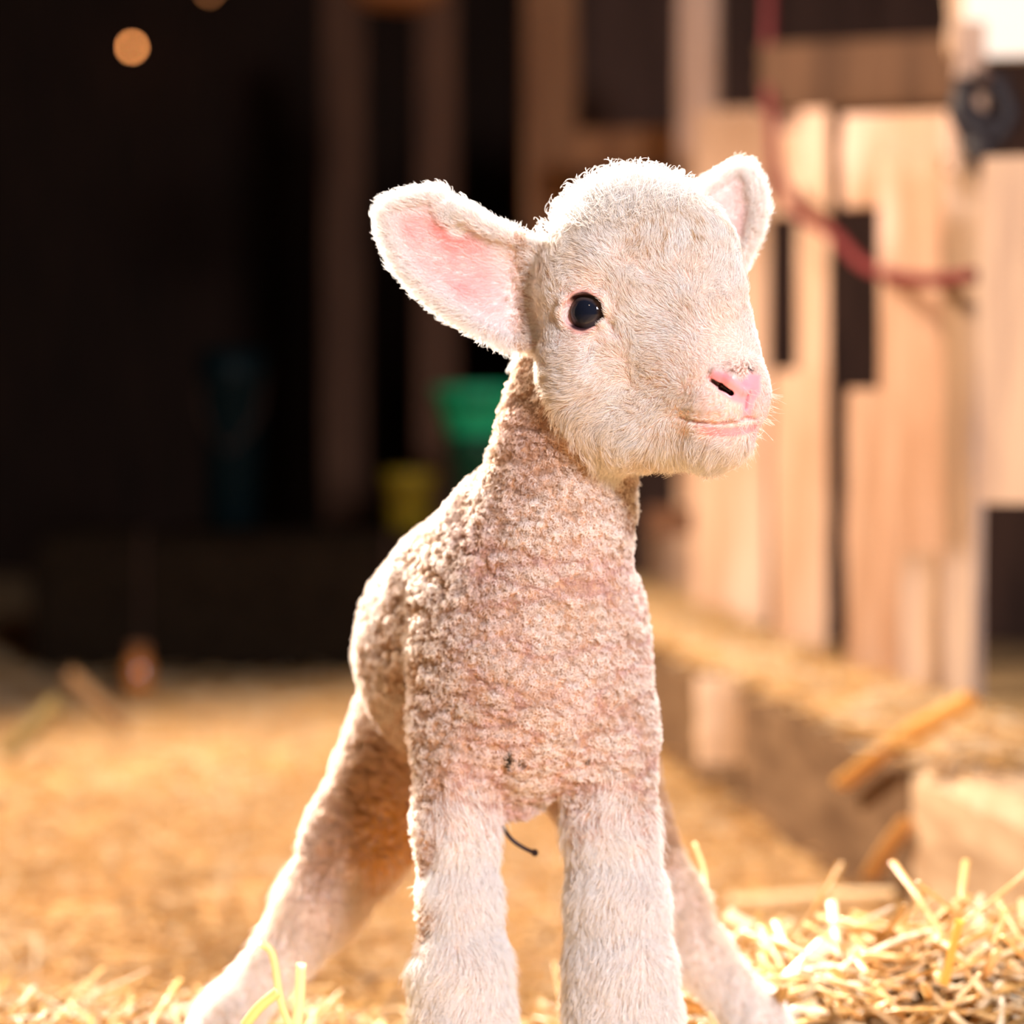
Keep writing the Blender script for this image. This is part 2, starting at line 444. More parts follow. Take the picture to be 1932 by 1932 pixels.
def stalk_geo(P0, dirs, L, Wd, bend):
    """arrays -> verts and quads of bent flattened tubes"""
    n = len(P0); segs = 3; ring = 4
    side = np.cross(dirs, np.array([0, 0, 1.0])) + 1e-6; side /= np.linalg.norm(side, axis=1)[:, None]
    upv = np.cross(side, dirs)
    V = np.zeros((n, segs + 1, ring, 3))
    for s in range(segs + 1):
        t = s / segs
        c = P0 + dirs * (L * (t - .5))[:, None] + upv * (bend * (1 - (2 * t - 1) ** 2))[:, None]
        for k, (a, bb) in enumerate(((-1, 0), (0, .45), (1, 0), (0, -.45))):
            V[:, s, k] = c + side * (Wd * a)[:, None] + upv * (Wd * bb)[:, None]
    Fq = []
    base = np.arange(n) * (segs + 1) * ring
    for s in range(segs):
        for k in range(ring):
            a = s * ring + k; b2 = s * ring + (k + 1) % ring
            Fq.append(np.stack([base + a, base + b2, base + b2 + ring, base + a + ring], 1))
    Fq.append(np.stack([base + 0, base + 3, base + 2, base + 1], 1))
    e = segs * ring
    Fq.append(np.stack([base + e, base + e + 1, base + e + 2, base + e + 3], 1))
    return V.reshape(-1, 3), np.concatenate(Fq), (segs + 1) * ring

def fast_mesh(name, V, Fq, m, cols=None, parent=None, smooth=True):
    me = bpy.data.meshes.new(name)
    me.vertices.add(len(V)); me.vertices.foreach_set('co', V.astype(np.float32).ravel())
    k = Fq.shape[1]
    me.loops.add(Fq.size); me.loops.foreach_set('vertex_index', Fq.astype(np.int32).ravel())
    me.polygons.add(len(Fq)); me.polygons.foreach_set('loop_start', np.arange(0, Fq.size, k, dtype=np.int32))
    me.polygons.foreach_set('use_smooth', np.full(len(Fq), smooth))
    me.update(calc_edges=True)
    if cols is not None:
        a = me.color_attributes.new('tint', 'FLOAT_COLOR', 'POINT')
        a.data.foreach_set('color', np.concatenate([cols, np.ones((len(cols), 1))], 1).astype(np.float32).ravel())
    me.materials.append(m)
    o = bpy.data.objects.new(name, me); COL.objects.link(o)
    if parent: o.parent = parent
    return o

STRAW_C = np.array([[0.82, 0.52, 0.22], [0.88, 0.66, 0.38], [0.68, 0.40, 0.13], [0.92, 0.78, 0.56], [0.74, 0.46, 0.18], [0.52, 0.28, 0.08]])
def scatter(n, xr, yr, zr, lr, wr, tilt=0.25):
    x = RNG.uniform(*xr, n); y = RNG.uniform(*yr, n)
    ok = x < kerb_x(y + 1.0) - 0.01
    x, y = x[ok], y[ok]; n = len(x)
    a = RNG.uniform(0, 2 * np.pi, n); el = RNG.normal(0, tilt, n)
    dirs = np.stack([np.cos(a) * np.cos(el), np.sin(a) * np.cos(el), np.sin(el)], 1)
    L = RNG.uniform(*lr, n); Wd = RNG.uniform(*wr, n)
    z = ground_h(x, y) + RNG.uniform(*zr, n) + np.abs(np.sin(el)) * L * 0.25
    c = STRAW_C[RNG.integers(0, len(STRAW_C), n)] * RNG.uniform(.85, 1.1, n)[:, None]
    return np.stack([x, y, z], 1), dirs, L, Wd, RNG.normal(0, 0.004, n), np.clip(c, 0, 1)
sets = [scatter(9000, (-0.75, 0.50), (0.0, 0.5), (-0.004, 0.012), (0.03, 0.11), (0.0009, 0.0020), 0.15),
        scatter(13000, (-1.4, 0.50), (0.4, 1.5), (-0.006, 0.005), (0.03, 0.09), (0.0007, 0.0016), 0.12),
        scatter(9000, (-1.9, 0.42), (1.4, 3.6), (-0.006, 0.006), (0.05, 0.14), (0.0010, 0.0022), 0.12),
        scatter(2000, (0.10, 0.45), (0.08, 0.42), (0.0, 0.016), (0.04, 0.13), (0.0018, 0.0040), 0.30),
        scatter(900, (-0.40, -0.05), (0.10, 0.30), (0.0, 0.010), (0.03, 0.07), (0.0012, 0.0024), 0.3)]
Vs, Fs, Cs, off = [], [], [], 0
for P0, dr, L, Wd, bd, c in sets:
    V, Fq, k = stalk_geo(P0, dr, L, Wd, bd)
    Vs.append(V); Fs.append(Fq + off); Cs.append(np.repeat(c, k, 0)); off += len(V)
straw = fast_mesh('loose_straw', np.concatenate(Vs), np.concatenate(Fs), M_s, np.concatenate(Cs))
tag(straw, 'deep loose golden straw bedding spread over the pen floor', 'straw', kind='stuff')

# straw strewn over the kerb
def kerb_straw(n):
    d = RNG.uniform(1.7, 4.7, n); x = kerb_x(d) + RNG.uniform(0.0, 0.14, n)
    a = RNG.uniform(0, 2 * np.pi, n); el = RNG.normal(0, 0.12, n)
    dirs = np.stack([np.cos(a) * np.cos(el), np.sin(a) * np.cos(el), np.sin(el)], 1)
    c = STRAW_C[RNG.integers(0, 5, n)]
    z = KH + 0.006 + RNG.uniform(0, .012, n) + 0.03 * sst(2.4, 3.8, d) * RNG.uniform(0, 1, n)
    return np.stack([x, d - 1, z], 1), dirs, RNG.uniform(.03, .10, n), RNG.uniform(.001, .0024, n), RNG.normal(0, .003, n), c
P0, dr, L, Wd, bd, c = kerb_straw(6500)
V, Fq, k = stalk_geo(P0, dr, L, Wd, bd)
ks = fast_mesh('strewn_straw', V, Fq, M_s, np.repeat(c, k, 0))
tag(ks, 'golden straw lying thickly along the top of the timber kerb', 'straw', kind='stuff')

def stalk(pts, wid, col, label):
    pts = smooth_path([np.array(p) for p in pts], 5)
    V = []; n = len(pts)
    for i, p in enumerate(pts):
        t = np.array(pts[min(i + 1, n - 1)]) - np.array(pts[max(i - 1, 0)]); t /= np.linalg.norm(t)
        s = np.cross(t, FW); s /= np.linalg.norm(s) + 1e-9; q = np.cross(s, t)
        for a in range(8):
            an = a / 8 * 2 * math.pi
            V.append(p + s * wid * math.cos(an) + q * wid * .55 * math.sin(an))
    V = np.array(V); Fq = []
    for i in range(n - 1):
        for a in range(8):
            Fq.append((i * 8 + a, i * 8 + (a + 1) % 8, (i + 1) * 8 + (a + 1) % 8, (i + 1) * 8 + a))
    o = fast_mesh('straw_stalk', V, np.array(Fq), M_s, np.tile(col, (len(V), 1)))
    tag(o, label, 'straw stalk', 'single straw stalks standing out of the bedding')
stalk([D(10, 1425, 2.2), D(60, 1378, 2.2), D(112, 1325, 2.2)], 0.012, (0.30, 0.22, 0.09), 'blurred olive straw stalk slanting up at the left edge')
stalk([D(240, 1372, 2.35), D(185, 1325, 2.35), D(128, 1272, 2.35)], 0.011, (0.27, 0.15, 0.06), 'blurred brown straw stalk leaning against the olive one at the left edge')
stalk([D(1588, 1478, 1.62), D(1700, 1395, 1.49), D(1835, 1318, 1.42)], 0.009, (0.85, 0.52, 0.18), 'broad golden straw stalk lying slanted across the kerb edge')
stalk([D(1640, 1655, 1.54), D(1675, 1600, 1.50), D(1712, 1550, 1.47)], 0.0075, (0.72, 0.42, 0.15), 'golden straw stalk leaning against the front face of the kerb')
stalk([D(1380, 1705, 1.56), D(1540, 1692, 1.53), D(1690, 1690, 1.49)], 0.006, (0.9, 0.7, 0.42), 'long pale straw stalk lying level just in front of the kerb')
stalk([DN(1410, 1905, 1.22), DN(1490, 1850, 1.22), DN(1560, 1780, 1.23)], 0.0055, (0.93, 0.80, 0.58), 'thick pale straw stalk slanting right of the lamb hind leg')
stalk([DN(1440, 1760, 1.33), DN(1395, 1740, 1.33), DN(1370, 1722, 1.33)], 0.0045, (0.93, 0.80, 0.58), 'short pale straw stalk near the hind leg, above the slanting thick one')
stalk([DN(1782, 1860, 1.15), DN(1798, 1790, 1.15), DN(1812, 1735, 1.15)], 0.0024, (0.72, 0.40, 0.08), 'upright amber straw stalk in the heap at lower right')
stalk([DN(1875, 1780, 1.15), DN(1890, 1740, 1.15), DN(1893, 1712, 1.15)], 0.0014, (0.85, 0.6, 0.3), 'thin curled straw tip rising right of the amber stalk')
stalk([DN(560, 1940, 1.08), DN(566, 1880, 1.08), DN(568, 1818, 1.08)], 0.0026, (0.85, 0.66, 0.40), 'upright pale straw stalk in front of the left hind leg')
stalk([DN(548, 1945, 1.07), DN(528, 1880, 1.07), DN(514, 1800, 1.07), DN(490, 1778, 1.07)], 0.0020, (0.85, 0.62, 0.34), 'bent straw stalk crossing the left hind hock')
stalk([DN(462, 1935, 1.06), DN(490, 1900, 1.06), DN(524, 1872, 1.06)], 0.0026, (0.88, 0.60, 0.26), 'golden straw stalk slanting low across the left hind shank')
stalk([DN(1325, 1720, 1.20), DN(1330, 1650, 1.2), DN(1310, 1590, 1.2)], 0.0012, (0.9, 0.7, 0.42), 'fine curved straw stalk beside the right hind leg')

# ================================================================== THE LAMB
# ---- distance field pieces; points in image column, row, depth (1/4 mm) and radius
def capsule(P, a, b, ra, rb):
    ab = b - a; L2 = ab @ ab
    t = np.clip((P - a) @ ab / L2, 0, 1)
    return np.linalg.norm(P - a - t[:, None] * ab, axis=1) - (ra + (rb - ra) * t)
def ellip(P, c, R, r):
    q = (P - c) @ R
    k0 = np.linalg.norm(q / r, axis=1); k1 = np.linalg.norm(q / (r * r), axis=1) + 1e-9
    return k0 * (k0 - 1.0) / k1
def smin(a, b, k):
    h = np.clip(0.5 + 0.5 * (b - a) / k, 0, 1); return b + (a - b) * h - k * h * (1 - h)
def smax(a, b, k): return -smin(-a, -b, k)
def R_(r, w): return r * K * (1 + w * K)
I3 = np.eye(3)
PRIMS = []
def chain(pts, k=30):
    for (u, v, w, r), (u2, v2, w2, r2) in zip(pts, pts[1:]):
        PRIMS.append(('c', W(u, v, w), W(u2, v2, w2), R_(r, w), R_(r2, w2), k * K))
def ball(u, v, w, rx, ry=None, rz=None, k=40, rot=0.0):
    ry = ry or rx; rz = rz or rx
    c, s = math.cos(rot), math.sin(rot)
    # columns: local x(image right), y(depth), z(up), rotated about z
    Rm = np.array([[c, -s, 0], [s, c, 0], [0, 0, 1.0]])
    PRIMS.append(('e', W(u, v, w), Rm, np.array([R_(rx, w), R_(rz, w), R_(ry, w)]), 0, k * K))

# trunk
chain([(990, 1210, 300, 195), (908, 1225, 560, 224), (925, 1240, 900, 185)], 60)
ball(1008, 1232, 210, 206, 262, 150, k=50)                       # breast
chain([(945, 1040, 300, 130), (900, 1120, 420, 165)], 60)         # withers
chain([(872, 1130, 270, 84), (862, 1330, 250, 84)], 50)           # near shoulder
chain([(1140, 1150, 270, 70), (1156, 1340, 250, 74)], 50)
chain([(1000, 1430, 250, 90), (975, 1492, 262, 56)], 40)           # brisket
# neck
chain([(1083, 690, 130, 106), (1070, 830, 140, 122), (1047, 960, 170, 138), (1022, 1080, 200, 160)], 50)
ball(935, 960, 250, 62, k=60)
# front legs
chain([(880, 1400, 240, 104), (858, 1560, 220, 70), (862, 1700, 210, 64), (868, 1830, 200, 78), (873, 1925, 200, 80), (872, 2030, 210, 58), (872, 2180, 205, 46), (872, 2330, 200, 40)], 40)
chain([(1140, 1400, 240, 100), (1152, 1560, 220, 76), (1164, 1700, 210, 78), (1170, 1830, 200, 86), (1176, 1925, 200, 92), (1176, 2030, 210, 62), (1180, 2180, 205, 48), (1180, 2330, 200, 42)], 40)
# hind legs
chain([(800, 1370, 720, 135), (672, 1590, 680, 96), (606, 1700, 650, 72), (552, 1778, 640, 48), (432, 1920, 600, 44), (340, 2060, 580, 38), (310, 2215, 560, 36)], 40)
chain([(1090, 1380, 720, 140), (1185, 1590, 680, 84), (1262, 1705, 650, 58), (1318, 1800, 630, 46), (1425, 1925, 600, 44), (1515, 2060, 580, 38), (1545, 2215, 560, 36)], 40)
# small tail behind
chain([(930, 1200, 1060, 40), (935, 1420, 1110, 26)], 30)
# head
chain([(1183, 547, 45, 172), (1210, 566, 28, 164)], 30)          # cranium
ball(1200, 466, 15, 120, 116, 125, k=45)                         # crown
chain([(1285, 490, -40, 106), (1374, 718, -150, 68)], 45)        # bridge
chain([(1225, 620, 0, 128), (1362, 758, -140, 80)], 45)          # muzzle
chain([(1165, 762, 30, 122), (1335, 806, -110, 60)], 45)         # jaw
ball(1120, 690, -10, 100, k=50)                                  # cheek
chain([(1382, 822, -150, 28), (1340, 838, -110, 34)], 28)        # chin
N_BODY = len(PRIMS)

def poly_sd(u, v, poly):
    d = np.full(u.shape, 1e9); s = np.ones(u.shape)
    n = len(poly)
    for i in range(n):
        x0, y0 = poly[i]; x1, y1 = poly[i - 1]
        ex, ey = x1 - x0, y1 - y0; wx, wy = u - x0, v - y0
        t = np.clip((wx * ex + wy * ey) / (ex * ex + ey * ey), 0, 1)
        bx, by = wx - ex * t, wy - ey * t
        d = np.minimum(d, bx * bx + by * by)
        c1 = v >= y0; c2 = v < y1; c3 = ex * wy > ey * wx
        s = np.where((c1 & c2 & c3) | (~c1 & ~c2 & ~c3), -s, s)
    return s * np.sqrt(d)
EAR1 = [(1040, 470), (985, 442), (930, 424), (892, 400), (868, 386), (855, 391), (850, 408), (845, 378), (832, 363), (812, 360), (770, 368), (732, 380), (716, 404), (722, 446), (748, 500), (790, 548), (845, 592), (905, 628), (960, 655), (1010, 660), (1060, 600)]
EAR2 = [(1270, 400), (1320, 360), (1362, 330), (1392, 314), (1412, 316), (1430, 345), (1438, 392), (1430, 430), (1412, 470), (1398, 500), (1370, 500), (1320, 470)]
def ear1_mid(u, v):
    ax = np.clip((985 - u) / 270, 0, 1)
    # across coordinate: distance from the mid line tip(735,430) .. base(1000,560)
    b = ((v - 560) * 265 - (u - 1000) * 130) / math.hypot(265, 130)   # signed: negative above
    bow = 45 * (1 - np.clip(b / 105, -1, 1) ** 2) * (0.35 + 0.65 * (1 - ax))
    flap = -12 * sst(-38, -95, b) * sst(848, 885, u) * (1 - sst(960, 1020, u))
    return 30 - 5 * (1 - ax) + bow * 0.8 + flap
def ear2_mid(u, v):
    b = (u - 1400 + (v - 400) * -0.1)
    return 150 + 25 * np.clip((1420 - u) / 120, 0, 1) + 30 * (1 - np.clip((u - 1375) / 62, -1, 1) ** 2)
def ears(P):
    out = np.full(len(P), 0.5)
    u, v, w, d = uvw(P)
    m = (u > 660) & (u < 1100) & (v > 320) & (v < 700) & (w > -120) & (w < 260)
    if m.any():
        pd = poly_sd(u[m], v[m], EAR1) + 8
        th = np.abs(w[m] - ear1_mid(u[m], v[m])) - 6
        q = np.hypot(np.maximum(pd, 0), np.maximum(th, 0)) + np.minimum(np.maximum(pd, th), 0) - 7
        out[m] = np.minimum(out[m], q * K)
    m = (u > 1230) & (u < 1480) & (v > 270) & (v < 540) & (w > 0) & (w < 330)
    if m.any():
        pd = poly_sd(u[m], v[m], EAR2) + 6
        th = np.abs(w[m] - ear2_mid(u[m], v[m])) - 6
        q = np.hypot(np.maximum(pd, 0), np.maximum(th, 0)) + np.minimum(np.maximum(pd, th), 0) - 7
        out[m] = np.minimum(out[m], q * K)
    return out

CARVE = []          # (kind, a, b, r, k)
def sdf(P, ear=True, carve=True):
    d = None
    for t, a, b, r0, r1, k in PRIMS:
        di = capsule(P, a, b, r0, r1) if t == 'c' else ellip(P, a, b, r0)
        d = di if d is None else smin(d, di, k)
    if ear: d = smin(d, ears(P), 30 * K)
    if carve:
        for c in CARVE:
            if c[0] == 'sub':
                d = smax(d, -capsule(P, c[1], c[2], c[3], c[4]), c[5])
            elif c[0] == 'sube':
                d = smax(d, -ellip(P, c[1], c[2], c[3]), c[5])
            elif c[0] == 'add':
                d = smin(d, capsule(P, c[1], c[2], c[3], c[4]), c[5])
    return d
def grad(P, f=sdf, e=4e-4):
    g = np.stack([f(P + e * I3[i]) - f(P - e * I3[i]) for i in range(3)], 1)
    return g / (np.linalg.norm(g, axis=1)[:, None] + 1e-12)
def hit(u, v, t0=0.80, t1=1.5):
    """first skin point under a column/row of the view"""
    dr = W(u, v, 0) - CAM
    ts = np.arange(t0, t1, 0.0008)
    s = sdf(CAM + ts[:, None] * dr, ear=False)
    i = np.argmax(s < 0)
    a, b = s[i - 1], s[i]
    return CAM + (ts[i - 1] + 0.0008 * a / (a - b)) * dr

# head symmetry: middle plane of the face
HF = np.array([math.sin(math.radians(46)), -math.cos(math.radians(46)), 0.0])   # facing direction (world)
HR = np.array([-HF[1] * -1, HF[0] * -1, 0.0]) * -1
HR = np.array([-math.cos(math.radians(46)), -math.sin(math.radians(46)), 0.0])  # towards the near side
HM = hit(1408, 745)                                                              # philtrum, on the middle plane
def mirror(p): return p - 2 * ((p - HM) @ HR) * HR

eye_p = hit(1102, 588)
eye_n = grad(eye_p[None])[0]
EYE_R = 45 * K
eyes = []
for p, n in ((eye_p, eye_n), (mirror(eye_p), eye_n - 2 * (eye_n @ HR) * HR)):
    # settle on the skin
    q = p.copy()
    for _ in range(6): q = q - sdf(q[None], ear=False, carve=False)[0] * grad(q[None], lambda x: sdf(x, False, False))[0]
    eyes.append((q, n))
nost = [hit(u, v) for u, v in ((1342, 716), (1361, 728), (1380, 741))]
mouth = [hit(u, v) for u, v in ((1284, 786), (1310, 794), (1345, 799), (1380, 798), (1408, 792), (1434, 786))]
phil = [hit(u, v) for u, v in ((1413, 738), (1411, 756), (1409, 770))]
nosetop = [hit(u, v) for u, v in ((1352, 706), (1385, 706), (1418, 706))]
alae = [hit(u, v) for u, v in ((1350, 703), (1380, 715), (1402, 735))]
lowlip = [hit(u, v) for u, v in ((1300, 800), (1345, 814), (1390, 814), (1425, 804))]

for q, n in eyes:
    # lids: raised ring then opening
    t1 = np.cross(n, [0, 0, 1.0]); t1 /= np.linalg.norm(t1); t2 = np.cross(t1, n)
    for i in range(10):
        a0, a1 = 2 * math.pi * i / 10, 2 * math.pi * (i + 1) / 10
        f = lambda a: q + t1 * 47 * K * math.cos(a) + t2 * 35 * K * math.sin(a) - n * 4 * K
        CARVE.append(('add', f(a0), f(a1), 9 * K, 9 * K, 10 * K))
    Rm = np.stack([t1, n, t2], 1)
    CARVE.append(('sube', q + n * 6 * K, Rm, np.array([45, 44, 31]) * K, 0, 4 * K))
tear = [hit(1143, 602), hit(1156, 618), hit(1162, 636)]
for a, b2 in zip(tear, tear[1:]):
    CARVE.append(('sub', a, b2, 4 * K, 3 * K, 12 * K))
for side in (0, 1):
    S = (lambda p: p) if side == 0 else mirror
    gN = [grad(p[None])[0] for p in nost]
    if side: gN = [g - 2 * (g @ HR) * HR for g in gN]
    for a, b2, ga, gb, r0, r1 in ((nost[0], nost[1], gN[0], gN[1], 4, 6.5), (nost[1], nost[2], gN[1], gN[2], 6.5, 6), (nost[1], nost[2], gN[1] * 3, gN[2] * 2.6, 5, 5)):
        CARVE.append(('sub', S(a) - ga * (3 + 2 * (r0 > 4)) * K, S(b2) - gb * 6 * K, r0 * K, r1 * K, 5 * K))
    CARVE.append(('add', S(alae[0]), S(alae[1]), 7 * K, 9 * K, 12 * K))
    CARVE.append(('add', S(alae[1]), S(alae[2]), 9 * K, 7 * K, 12 * K))
    line = mouth if side == 0 else mouth[:3] + [mirror(mouth[-1])]
    for a, b2 in zip(line, line[1:]):
        CARVE.append(('sub', S(a), S(b2), 3.2 * K, 3.6 * K, 7 * K))
for a, b2 in zip(phil, phil[1:]):
    CARVE.append(('sub', a, b2, 1.6 * K, 1.8 * K, 6 * K))

# ---- grid and surface nets
H = 0.0015; FAC = 4
lo = np.array([-0.24, -0.10, 0.010]); hi = np.array([0.22, 0.36, 0.57])
nc = np.ceil((hi - lo) / (H * FAC)).astype(int)
ci = np.stack(np.meshgrid(*[np.arange(n) for n in nc], indexing='ij'), -1).reshape(-1, 3)
cc = lo + (ci + 0.5) * H * FAC
dc = sdf(cc, carve=False)
nf = nc * FAC
act = np.abs(dc) < H * FAC * 1.6
G = np.repeat(np.repeat(np.repeat(dc.reshape(nc).astype(np.float32), FAC, 0), FAC, 1), FAC, 2)
ai = ci[act]
sub = np.stack(np.meshgrid(*[np.arange(FAC)] * 3, indexing='ij'), -1).reshape(-1, 3)
fi = (ai[:, None, :] * FAC + sub[None]).reshape(-1, 3)
for s in range(0, len(fi), 400000):
    f = fi[s:s + 400000]
    G[f[:, 0], f[:, 1], f[:, 2]] = sdf(lo + (f + 0.5) * H)
S = G < 0
A = S[:-1, :-1, :-1]
mixed = np.zeros(A.shape, bool)
for dx in (0, 1):
    for dy in (0, 1):
        for dz in (0, 1):
            mixed |= S[dx:dx + A.shape[0], dy:dy + A.shape[1], dz:dz + A.shape[2]] != A
cell = np.argwhere(mixed)
vid = np.full(A.shape, -1, np.int32); vid[tuple(cell.T)] = np.arange(len(cell))
acc = np.zeros((len(cell), 3)); cnt = np.zeros(len(cell))
corners = [(a, b2, c) for a in (0, 1) for b2 in (0, 1) for c in (0, 1)]
for i, c0 in enumerate(corners):
    for c1 in corners[i + 1:]:
        if sum(abs(np.array(c0) - np.array(c1))) != 1: continue
        g0 = G[cell[:, 0] + c0[0], cell[:, 1] + c0[1], cell[:, 2] + c0[2]]; g1 = G[cell[:, 0] + c1[0], cell[:, 1] + c1[1], cell[:, 2] + c1[2]]
        x = (g0 < 0) != (g1 < 0); t = np.where(x, g0 / np.where(x, g0 - g1, 1), 0)
        p = np.array(c0) + t[:, None] * (np.array(c1) - np.array(c0))
        acc[x] += p[x]; cnt[x] += 1
BV = lo + (cell + acc / cnt[:, None] + 0.5) * H
BF = []
for ax in range(3):
    b1, b2 = (ax + 1) % 3, (ax + 2) % 3
    sl = [slice(None)] * 3; sl2 = [slice(None)] * 3
    sl[ax] = slice(0, -1); sl2[ax] = slice(1, None)
    e = np.argwhere(S[tuple(sl)] != S[tuple(sl2)])
    e = e[(e[:, b1] > 0) & (e[:, b2] > 0) & (e[:, b1] < nf[b1] - 1) & (e[:, b2] < nf[b2] - 1)]
    inside = S[e[:, 0], e[:, 1], e[:, 2]]
    o1 = np.eye(3, dtype=int)[b1]; o2 = np.eye(3, dtype=int)[b2]
    q = [vid[tuple((e - s1 * o1 - s2 * o2).T)] for s1, s2 in ((1, 1), (0, 1), (0, 0), (1, 0))]
    q = np.stack(q, 1); q[~inside] = q[~inside][:, ::-1]
    BF.append(q)
BF = np.concatenate(BF); BF = BF[(BF >= 0).all(1)]
del G, S, mixed, vid
# drop loose islands is not needed; refine the face and settle on the field
def project(V, it=3):
    for _ in range(it):
        g = np.stack([sdf(V + 3e-4 * I3[i]) - sdf(V - 3e-4 * I3[i]) for i in range(3)], 1) / 6e-4
        n2 = (g * g).sum(1) + 1e-9
        st = sdf(V)[:, None] * g / n2[:, None]
        l = np.linalg.norm(st, axis=1)[:, None]
        V = V - st * np.minimum(1, 0.0015 / (l + 1e-9))
    return V
bm = bmesh.new()
mt = bpy.data.meshes.new('tmp'); mt.from_pydata(BV.tolist(), [], BF.tolist()); bm.from_mesh(mt); bpy.data.meshes.remove(mt)
FOC = [(eyes[0][0], 75 * K), (eyes[1][0], 75 * K)] + [(p, 32 * K) for p in nost + mouth + alae + phil] + [(mirror(p), 32 * K) for p in nost + alae]
for rnd in range(2):
    sel = set()
    bm.verts.ensure_lookup_table()
    co_ = np.array([v.co for v in bm.verts]); near = np.zeros(len(co_), bool)
    for p, r in FOC: near |= np.linalg.norm(co_ - p, axis=1) < r * (1.0 if rnd == 0 else 0.8)
    ed = [e for e in bm.edges if near[e.verts[0].index] and near[e.verts[1].index]]
    bmesh.ops.subdivide_edges(bm, edges=ed, cuts=1, use_grid_fill=True)
    bm.verts.index_update()
bmesh.ops.triangulate(bm, faces=[f for f in bm.faces if len(f.verts) > 4])
bm.verts.ensure_lookup_table()
BV = project(np.array([v.co for v in bm.verts]))
for v, c in zip(bm.verts, BV): v.co = c
lamb_me = bpy.data.meshes.new('lamb'); bm.to_mesh(lamb_me); bm.free()
lamb_me.polygons.foreach_set('use_smooth', [True] * len(lamb_me.polygons))
lamb = bpy.data.objects.new('lamb', lamb_me); COL.objects.link(lamb)
tag(lamb, 'newborn white lamb standing on straw with its head turned to the right', 'lamb')

# ---- regions (functions of place on the animal)
def seg_dist(P, pts):
    d = np.full(len(P), 1e9)
    for a, b2 in zip(pts, pts[1:]):
        ab = b2 - a; t = np.clip((P - a) @ ab / (ab @ ab), 0, 1)
        d = np.minimum(d, np.linalg.norm(P - a - t[:, None] * ab, axis=1))
    return d / K
NOSE_PAD = [(1336, 712), (1350, 700), (1372, 706), (1398, 720), (1416, 704), (1434, 708), (1434, 740), (1422, 760), (1418, 787), (1400, 787), (1402, 762), (1384, 757), (1358, 737)]
NECK_AX = (W(1085, 640, 110), W(1160, 900, 40))
def regions(P):
    u, v, w, d = uvw(P)
    ear = np.zeros(len(P))
    e1 = sst(990, 950, u) * (v < 690) * (u < 1000) * (w < 260)
    e2 = ((u > 1290) & (v < 520) & (w > 95)).astype(float)
    ear = np.maximum(e1, e2)
    # face in front of a plane through the cheeks
    q = (u - 1005) - 0.62 * np.clip(v - 660, 0, 400) + (-(w - 60) * 0.25)
    head = (v < 935) * sst(-12, 12, q) * (v < 905 + 0.0 * u)
    leg = sst(1450, 1680, v + 30 * np.sin(u * 0.045)) * (w < 420) + sst(1600, 1770, v + 25 * np.sin(u * 0.06)) * (w >= 420)
    leg = np.clip(leg, 0, 1) * (1 - (w < 420) * (v < 1800) * sst(828, 808, u + 12 * np.sin(v * 0.05)))
    leg = leg * (1 - (w < 420) * (v < 1600) * (u > 948) * (u < 1050))
    head = head * (1 - (v > 862) * (w > 40))
    nose = np.minimum.reduce([seg_dist(P, nost), seg_dist(P, alae), seg_dist(P, phil)])
    nose = np.minimum(nose, seg_dist(P, [mirror(p) for p in alae]))
    pdn = poly_sd(u, v, NOSE_PAD) if len(P) < 4000000 else None
    nosea = np.maximum(sst(9, -5, pdn) * (w < 0), sst(20, 13, seg_dist(P, [mirror(p) for p in alae])))
    lipd = np.minimum(seg_dist(P, lowlip), seg_dist(P, mouth) + 8)
    lip = sst(14, 7, lipd) * sst(1290, 1345, u)
    eyed = np.minimum(*[np.linalg.norm(P - e[0], axis=1) / K for e in eyes])
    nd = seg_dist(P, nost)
    return dict(u=u, v=v, w=w, ear=ear, head=head * (1 - ear), leg=leg, nose=nosea, lip=lip, eyed=eyed, nd=nd, md=seg_dist(P, mouth), td=seg_dist(P, tear[:2]), pd=seg_dist(P, phil))

rg = regions(BV)
skin = np.array([0.80, 0.56, 0.47]); pink = np.array([0.86, 0.38, 0.42]); earpink = np.array([0.90, 0.42, 0.38])
C = np.tile(skin, (len(BV), 1))
def mixc(C, col, f): return C * (1 - f[:, None]) + np.array(col) * f[:, None]
wool_skin = np.array([0.48, 0.29, 0.19])
bodyf = (1 - rg['head']) * (1 - rg['ear']) * (1 - rg['leg'])
C = mixc(C, wool_skin, bodyf)
C = mixc(C, (0.86, 0.74, 0.68), rg['leg'])
C = mixc(C, (0.88, 0.70, 0.65), rg['ear'])
pink = np.array([0.80, 0.30, 0.34])
C = mixc(C, pink, np.clip(rg['nose'] + rg['lip'], 0, 1))
C = mixc(C, (0.62, 0.30, 0.30), sst(50, 41, rg['eyed']) * 0.6)
C = mixc(C, (0.05, 0.02, 0.025), sst(39, 35, rg['eyed']))
C = mixc(C, (0.80, 0.45, 0.47), sst(9, 4, seg_dist(BV, tear)) * 0.8)
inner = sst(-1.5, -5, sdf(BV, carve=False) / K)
C = mixc(C, (0.06, 0.012, 0.012), inner * sst(60, 50, rg['nd']))  # nostril recess: dark flesh plus shade painted by carve depth
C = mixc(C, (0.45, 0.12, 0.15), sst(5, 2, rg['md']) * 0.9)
C = mixc(C, (0.60, 0.14, 0.20), sst(4.5, 1.5, rg['pd']) * 0.9)
# wet shine follows the nose
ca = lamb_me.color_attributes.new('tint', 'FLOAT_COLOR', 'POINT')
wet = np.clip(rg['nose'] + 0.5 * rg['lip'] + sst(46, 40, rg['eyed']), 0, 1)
ca.data.foreach_set('color', np.concatenate([C, wet[:, None]], 1).astype(np.float32).ravel())
